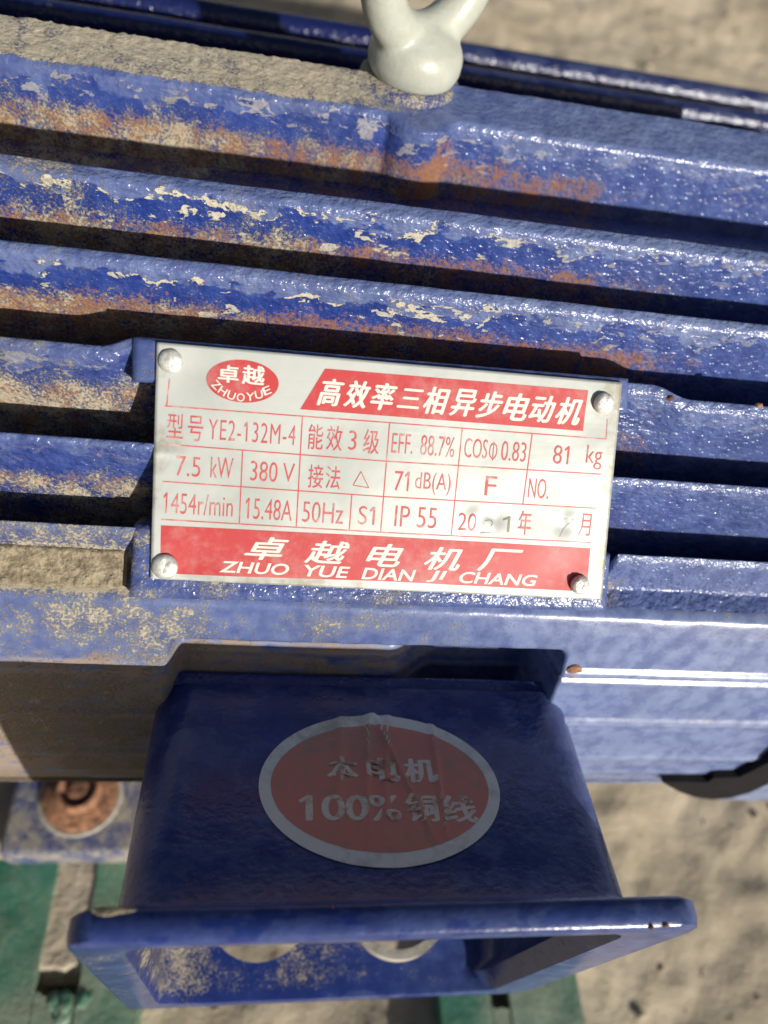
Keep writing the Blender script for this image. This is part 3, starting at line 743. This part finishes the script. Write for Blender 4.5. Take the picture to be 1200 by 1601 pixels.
# near-black crescent slab under the flank at the right, and the lit shoulder of the end shield beside it
vs = []
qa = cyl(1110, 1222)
def slab_pt(px, py, y): return at_y(px, py, y)
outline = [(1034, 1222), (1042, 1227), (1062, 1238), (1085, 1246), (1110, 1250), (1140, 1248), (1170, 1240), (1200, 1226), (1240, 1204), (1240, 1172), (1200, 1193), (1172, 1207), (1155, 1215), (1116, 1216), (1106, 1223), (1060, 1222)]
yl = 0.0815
slab_front = [at_y(px, py, yl) for px, py in outline]; slab_back = [v + Vector((0, .02, 0)) for v in slab_front]; n = len(outline)
make('dark_crescent', slab_front + slab_back, [tuple(range(n))[::-1], tuple(range(n, 2 * n))] + [(k, (k + 1) % n, n + (k + 1) % n, n + k) for k in range(n)], BLACK, motor, smooth=False)
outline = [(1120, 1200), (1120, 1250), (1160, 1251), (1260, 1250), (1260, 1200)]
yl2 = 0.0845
slab_front = [at_y(px, py, yl2) for px, py in outline]; slab_back = [v + Vector((0, .02, 0)) for v in slab_front]; n = len(outline)
make('end_shoulder', slab_front + slab_back, [tuple(range(n))[::-1], tuple(range(n, 2 * n))] + [(k, (k + 1) % n, n + (k + 1) % n, n + k) for k in range(n)], PAINT, motor, [(0, .5)] * (2 * n), smooth=False, wear=dict(film_glare=.6, dust=-.1))

# ------------------------------------------------------------------ green rails
def green_mat():
    m, N, L, p = mat('chipped_green_paint'); g = G(N, L); P = g.obj()
    n = g.noise(P, 60, 5, .6); f = g.noise(P, 420, 5, .7); n2 = g.noise(P, 22, 3, .5)
    c = g.mix(g.rng(n, .35, .65), (0.03, 0.15, 0.095), (0.065, 0.22, 0.145))
    dust = g.rng(g.math('ADD', g.math('MULTIPLY', n2, .8), g.math('MULTIPLY', f, .35)), .50, .78, 0, .8)
    c = g.mix(dust, c, (0.30, 0.33, 0.24))
    c = g.mix(g.rng(f, .68, .74), c, (.10, .05, .03))
    L.new(c, p.inputs['Base Color']); p.inputs['Roughness'].default_value = .55
    L.new(g.bump(f, .0005, 1, g.bump(n, .001, .6)), p.inputs['Normal'])
    return m
GREEN = green_mat()
RT = FZ - .0175
GZ = RT - 0.014                                        # ground under the rails
def rail(x0, x1, y0, y1, slot, label, hgt=.030):
    loc = CAM + Vector(((x0 + x1) / 2, (y0 + y1) / 2, RT - hgt))
    root = thing('mounting_rail', loc, label, 'steel rail', 'green rails under the motor')
    th = .006
    # top flange with a slot, walls below
    def slab(name, a0, a1, b0, b1, z0, z1, nx=40, ny=60, rag=0.0):
        verts = []; faces = []
        for zz in (z1, z0):
            for i in range(nx + 1):
                for j in range(ny + 1):
                    x = a0 + (a1 - a0) * i / nx; y = b0 + (b1 - b0) * j / ny
                    h = .0004 * noise.noise(Vector((x * 90, y * 90, 1))) if zz == z1 else 0
                    if rag and i in (0, nx): x += rag * noise.noise(Vector((i, y * 260, 3)))
                    if rag and j in (0, ny): y += rag * 2 * noise.noise(Vector((x * 300, j, 3)))
                    verts.append(Vector((x, y, zz + h)))
        K = (nx + 1) * (ny + 1); m = ny + 1
        for i in range(nx):
            for j in range(ny):
                a = i * m + j; faces.append((a, a + m, a + m + 1, a + 1)); faces.append((K + a, K + a + 1, K + a + m + 1, K + a + m))
        for i in range(nx): a = i * m; faces.append((a + m, a, K + a, K + a + m)); a += ny; faces.append((a, a + m, K + a + m, K + a))
        for j in range(ny): a = j; faces.append((a, a + 1, K + a + 1, K + a)); a = nx * m + j; faces.append((a + 1, a, K + a, K + a + 1))
        return make(name, verts, faces, GREEN, root, None, False, origin=loc)
    if slot:
        sx0, sx1, sy0, sy1 = slot
        slab('top_flange', x0, sx0, y0, y1, RT - th, RT, 20, 90, .0005)
        slab('top_flange', sx1, x1, y0, y1, RT - th, RT, 20, 90, .0005)
        slab('slot_end', sx0 + .0004, sx1 - .0004, y0, sy0, RT - th, RT - .0004, 24, 30, .0012)
        slab('slot_end', sx0 + .0004, sx1 - .0004, sy1, y1, RT - th, RT - .0004, 12, 30, .0008)
    else: slab('top_flange', x0, x1, y0, y1, RT - th, RT, 30, 60, .0003)
    slab('rail_web', x0 + .0003, x0 + th, y0 + .001, y1 - .001, RT - hgt, RT - th - .0002, 2, 30)
    slab('rail_web', x1 - th, x1 - .0003, y0 + .001, y1 - .001, RT - hgt, RT - th - .0002, 2, 30)
    return root, loc
sl0 = at_z(82, 1400, RT).x; sl1 = at_z(146, 1400, RT).x; sy0 = at_z(100, 1552, RT).y
rx1 = at_z(214, 1590, RT).x
r1, loc1 = rail(sl0 - .045, rx1, -.06, .42, (sl0, sl1, sy0, .17), 'green painted steel rail at lower left with a torch-cut slot')
for k, (px, py, s) in enumerate(((100, 1570, 1), (128, 1562, .8), (84, 1566, .7), (140, 1556, .6), (96, 1590, .9))):
    q = at_z(px, py, RT); bl_ = blob('torch_burr', q - Vector((0, 0, .0005)), (.0035 * s, .0045 * s, .0016 * s), GREEN, None, k * 3.3)
    bl_.location = (0, 0, 0); bl_.parent = r1; bl_.location = MOTOR_AT - loc1
a0 = at_z(690, 1590, RT).x; a1 = at_z(912, 1590, RT).x
SAND_AT = CAM + Vector((sl0, .1, RT - .002)); sv_ = []; sf_ = []
for i in range(25):
    for j in range(141):
        x = sl0 - .0015 + (sl1 - sl0 + .003) * i / 24; y = sy0 + .004 + (.165 - sy0) * j / 140
        d_ = sm(0, .006, y - sy0 - .004 + .002 * noise.noise(Vector((x * 200, 1, 1))))
        sv_.append(Vector((x, y, RT - .0013 - .009 * (1 - d_) + .0006 * noise.noise(Vector((x * 150, y * 150, 3))) + .0003 * noise.noise(Vector((x * 600, y * 600, 3))))))
for i in range(24):
    for j in range(140): a = i * 141 + j; sf_.append((a, a + 141, a + 142, a + 1))
r2, loc2 = rail(a0, a1, -.06, .42, (at_z(770, 1590, RT).x, at_z(800, 1590, RT).x, at_z(780, 1575, RT).y, .17), 'green painted steel rail at lower centre behind the open terminal box')

# ------------------------------------------------------------------ ground: sandy soil, banked up gently behind the motor
def ground_mat():
    m, N, L, p = mat('sandy_soil'); g = G(N, L); P = g.obj()
    n = g.noise(P, 9, 5, .6); f = g.noise(P, 70, 6, .65); ff = g.noise(P, 420, 4, .7)
    c = g.mix(g.rng(n, .3, .7), (0.34, 0.29, 0.215), (0.48, 0.415, 0.315))
    c = g.mix(g.rng(f, .52, .72, 0, .4), c, (0.26, 0.20, 0.13))
    c = g.mix(g.rng(ff, .55, .75, 0, .5), c, (0.52, 0.45, 0.33))
    L.new(c, p.inputs['Base Color']); p.inputs['Roughness'].default_value = .95; p.inputs['Specular IOR Level'].default_value = .1
    L.new(g.bump(ff, .0010, .7, g.bump(f, .003, .7)), p.inputs['Normal'])
    return m
SOIL = ground_mat()
SL = math.tan(R(16))
def gz(x, y):
    s = (y - .05) * SL if y > .05 else (y - .05) * SL * .6
    if y > 3: s = (3 - .05) * SL + (y - 3) * .02
    if y < -1.5: s = (-1.55) * SL * .6
    h = .010 * noise.noise(Vector((x * 7, y * 7, 0))) + .006 * max(0, noise.noise(Vector((x * 40, y * 40, 14))) - .25) + .0032 * noise.noise(Vector((x * 28, y * 28, 4))) + .0018 * noise.noise(Vector((x * 80, y * 80, 7))) + .0012 * noise.noise(Vector((x * 200, y * 200, 1)))
    h += .05 * noise.noise(Vector((x * .9, y * .9, 2))) * sm(.6, 2.5, abs(y) + abs(x))
    return GZ + s + h
verts = []; faces = []
def axis(lo, hi, c0, c1, step):
    a = [c0 + step * i for i in range(int((c1 - c0) / step) + 1)]; d = step; v = a[-1]
    while v < hi: d *= 1.18; v += d; a.append(v)
    d = step; v = c0; b = []
    while v > lo: d *= 1.18; v -= d; b.append(v)
    return b[::-1] + a
xs = axis(-300, 300, -.2, .5, .0035); ys = axis(-300, 300, -.05, .9, .0035)
for x in xs:
    for y in ys: verts.append(Vector((x, y, gz(x, y))))
m_ = len(ys)
for i in range(len(xs) - 1):
    for j in range(len(ys) - 1): a = i * m_ + j; faces.append((a, a + m_, a + m_ + 1, a + 1))
sd = make('packed_sand', sv_, sf_, SOIL, None, origin=SAND_AT); sd['kind'] = 'stuff'
gr = make('ground', verts, faces, SOIL, None, origin=CAM + Vector((0, 0, GZ))); gr['kind'] = 'structure'
# loose crumbs of soil
bm = bmesh.new()
for k in range(700):
    x = random.uniform(-.15, .45); y = random.uniform(-.04, .75); r = random.choice((.0010, .0012, .0016, .002, .003)) * random.uniform(.7, 1.2)
    mt = Matrix.Translation(Vector((x, y, gz(x, y) + r * .25))) @ Matrix.Rotation(random.uniform(0, 6), 4, 'Z') @ Matrix.Diagonal((1, random.uniform(.6, 1), random.uniform(.5, .8), 1))
    gv = bmesh.ops.create_icosphere(bm, subdivisions=1, radius=r, matrix=mt)['verts']
    for v in gv: v.co += Vector([random.uniform(-.2, .2) * r for _ in range(3)])
bm.verts.index_update()
cr = make('soil_crumbs', [v.co.copy() for v in bm.verts], [tuple(v.index for v in f.verts) for f in bm.faces], SOIL, None, origin=CAM + Vector((0, 0, GZ)), smooth=True)
cr['kind'] = 'stuff'; bm.free()
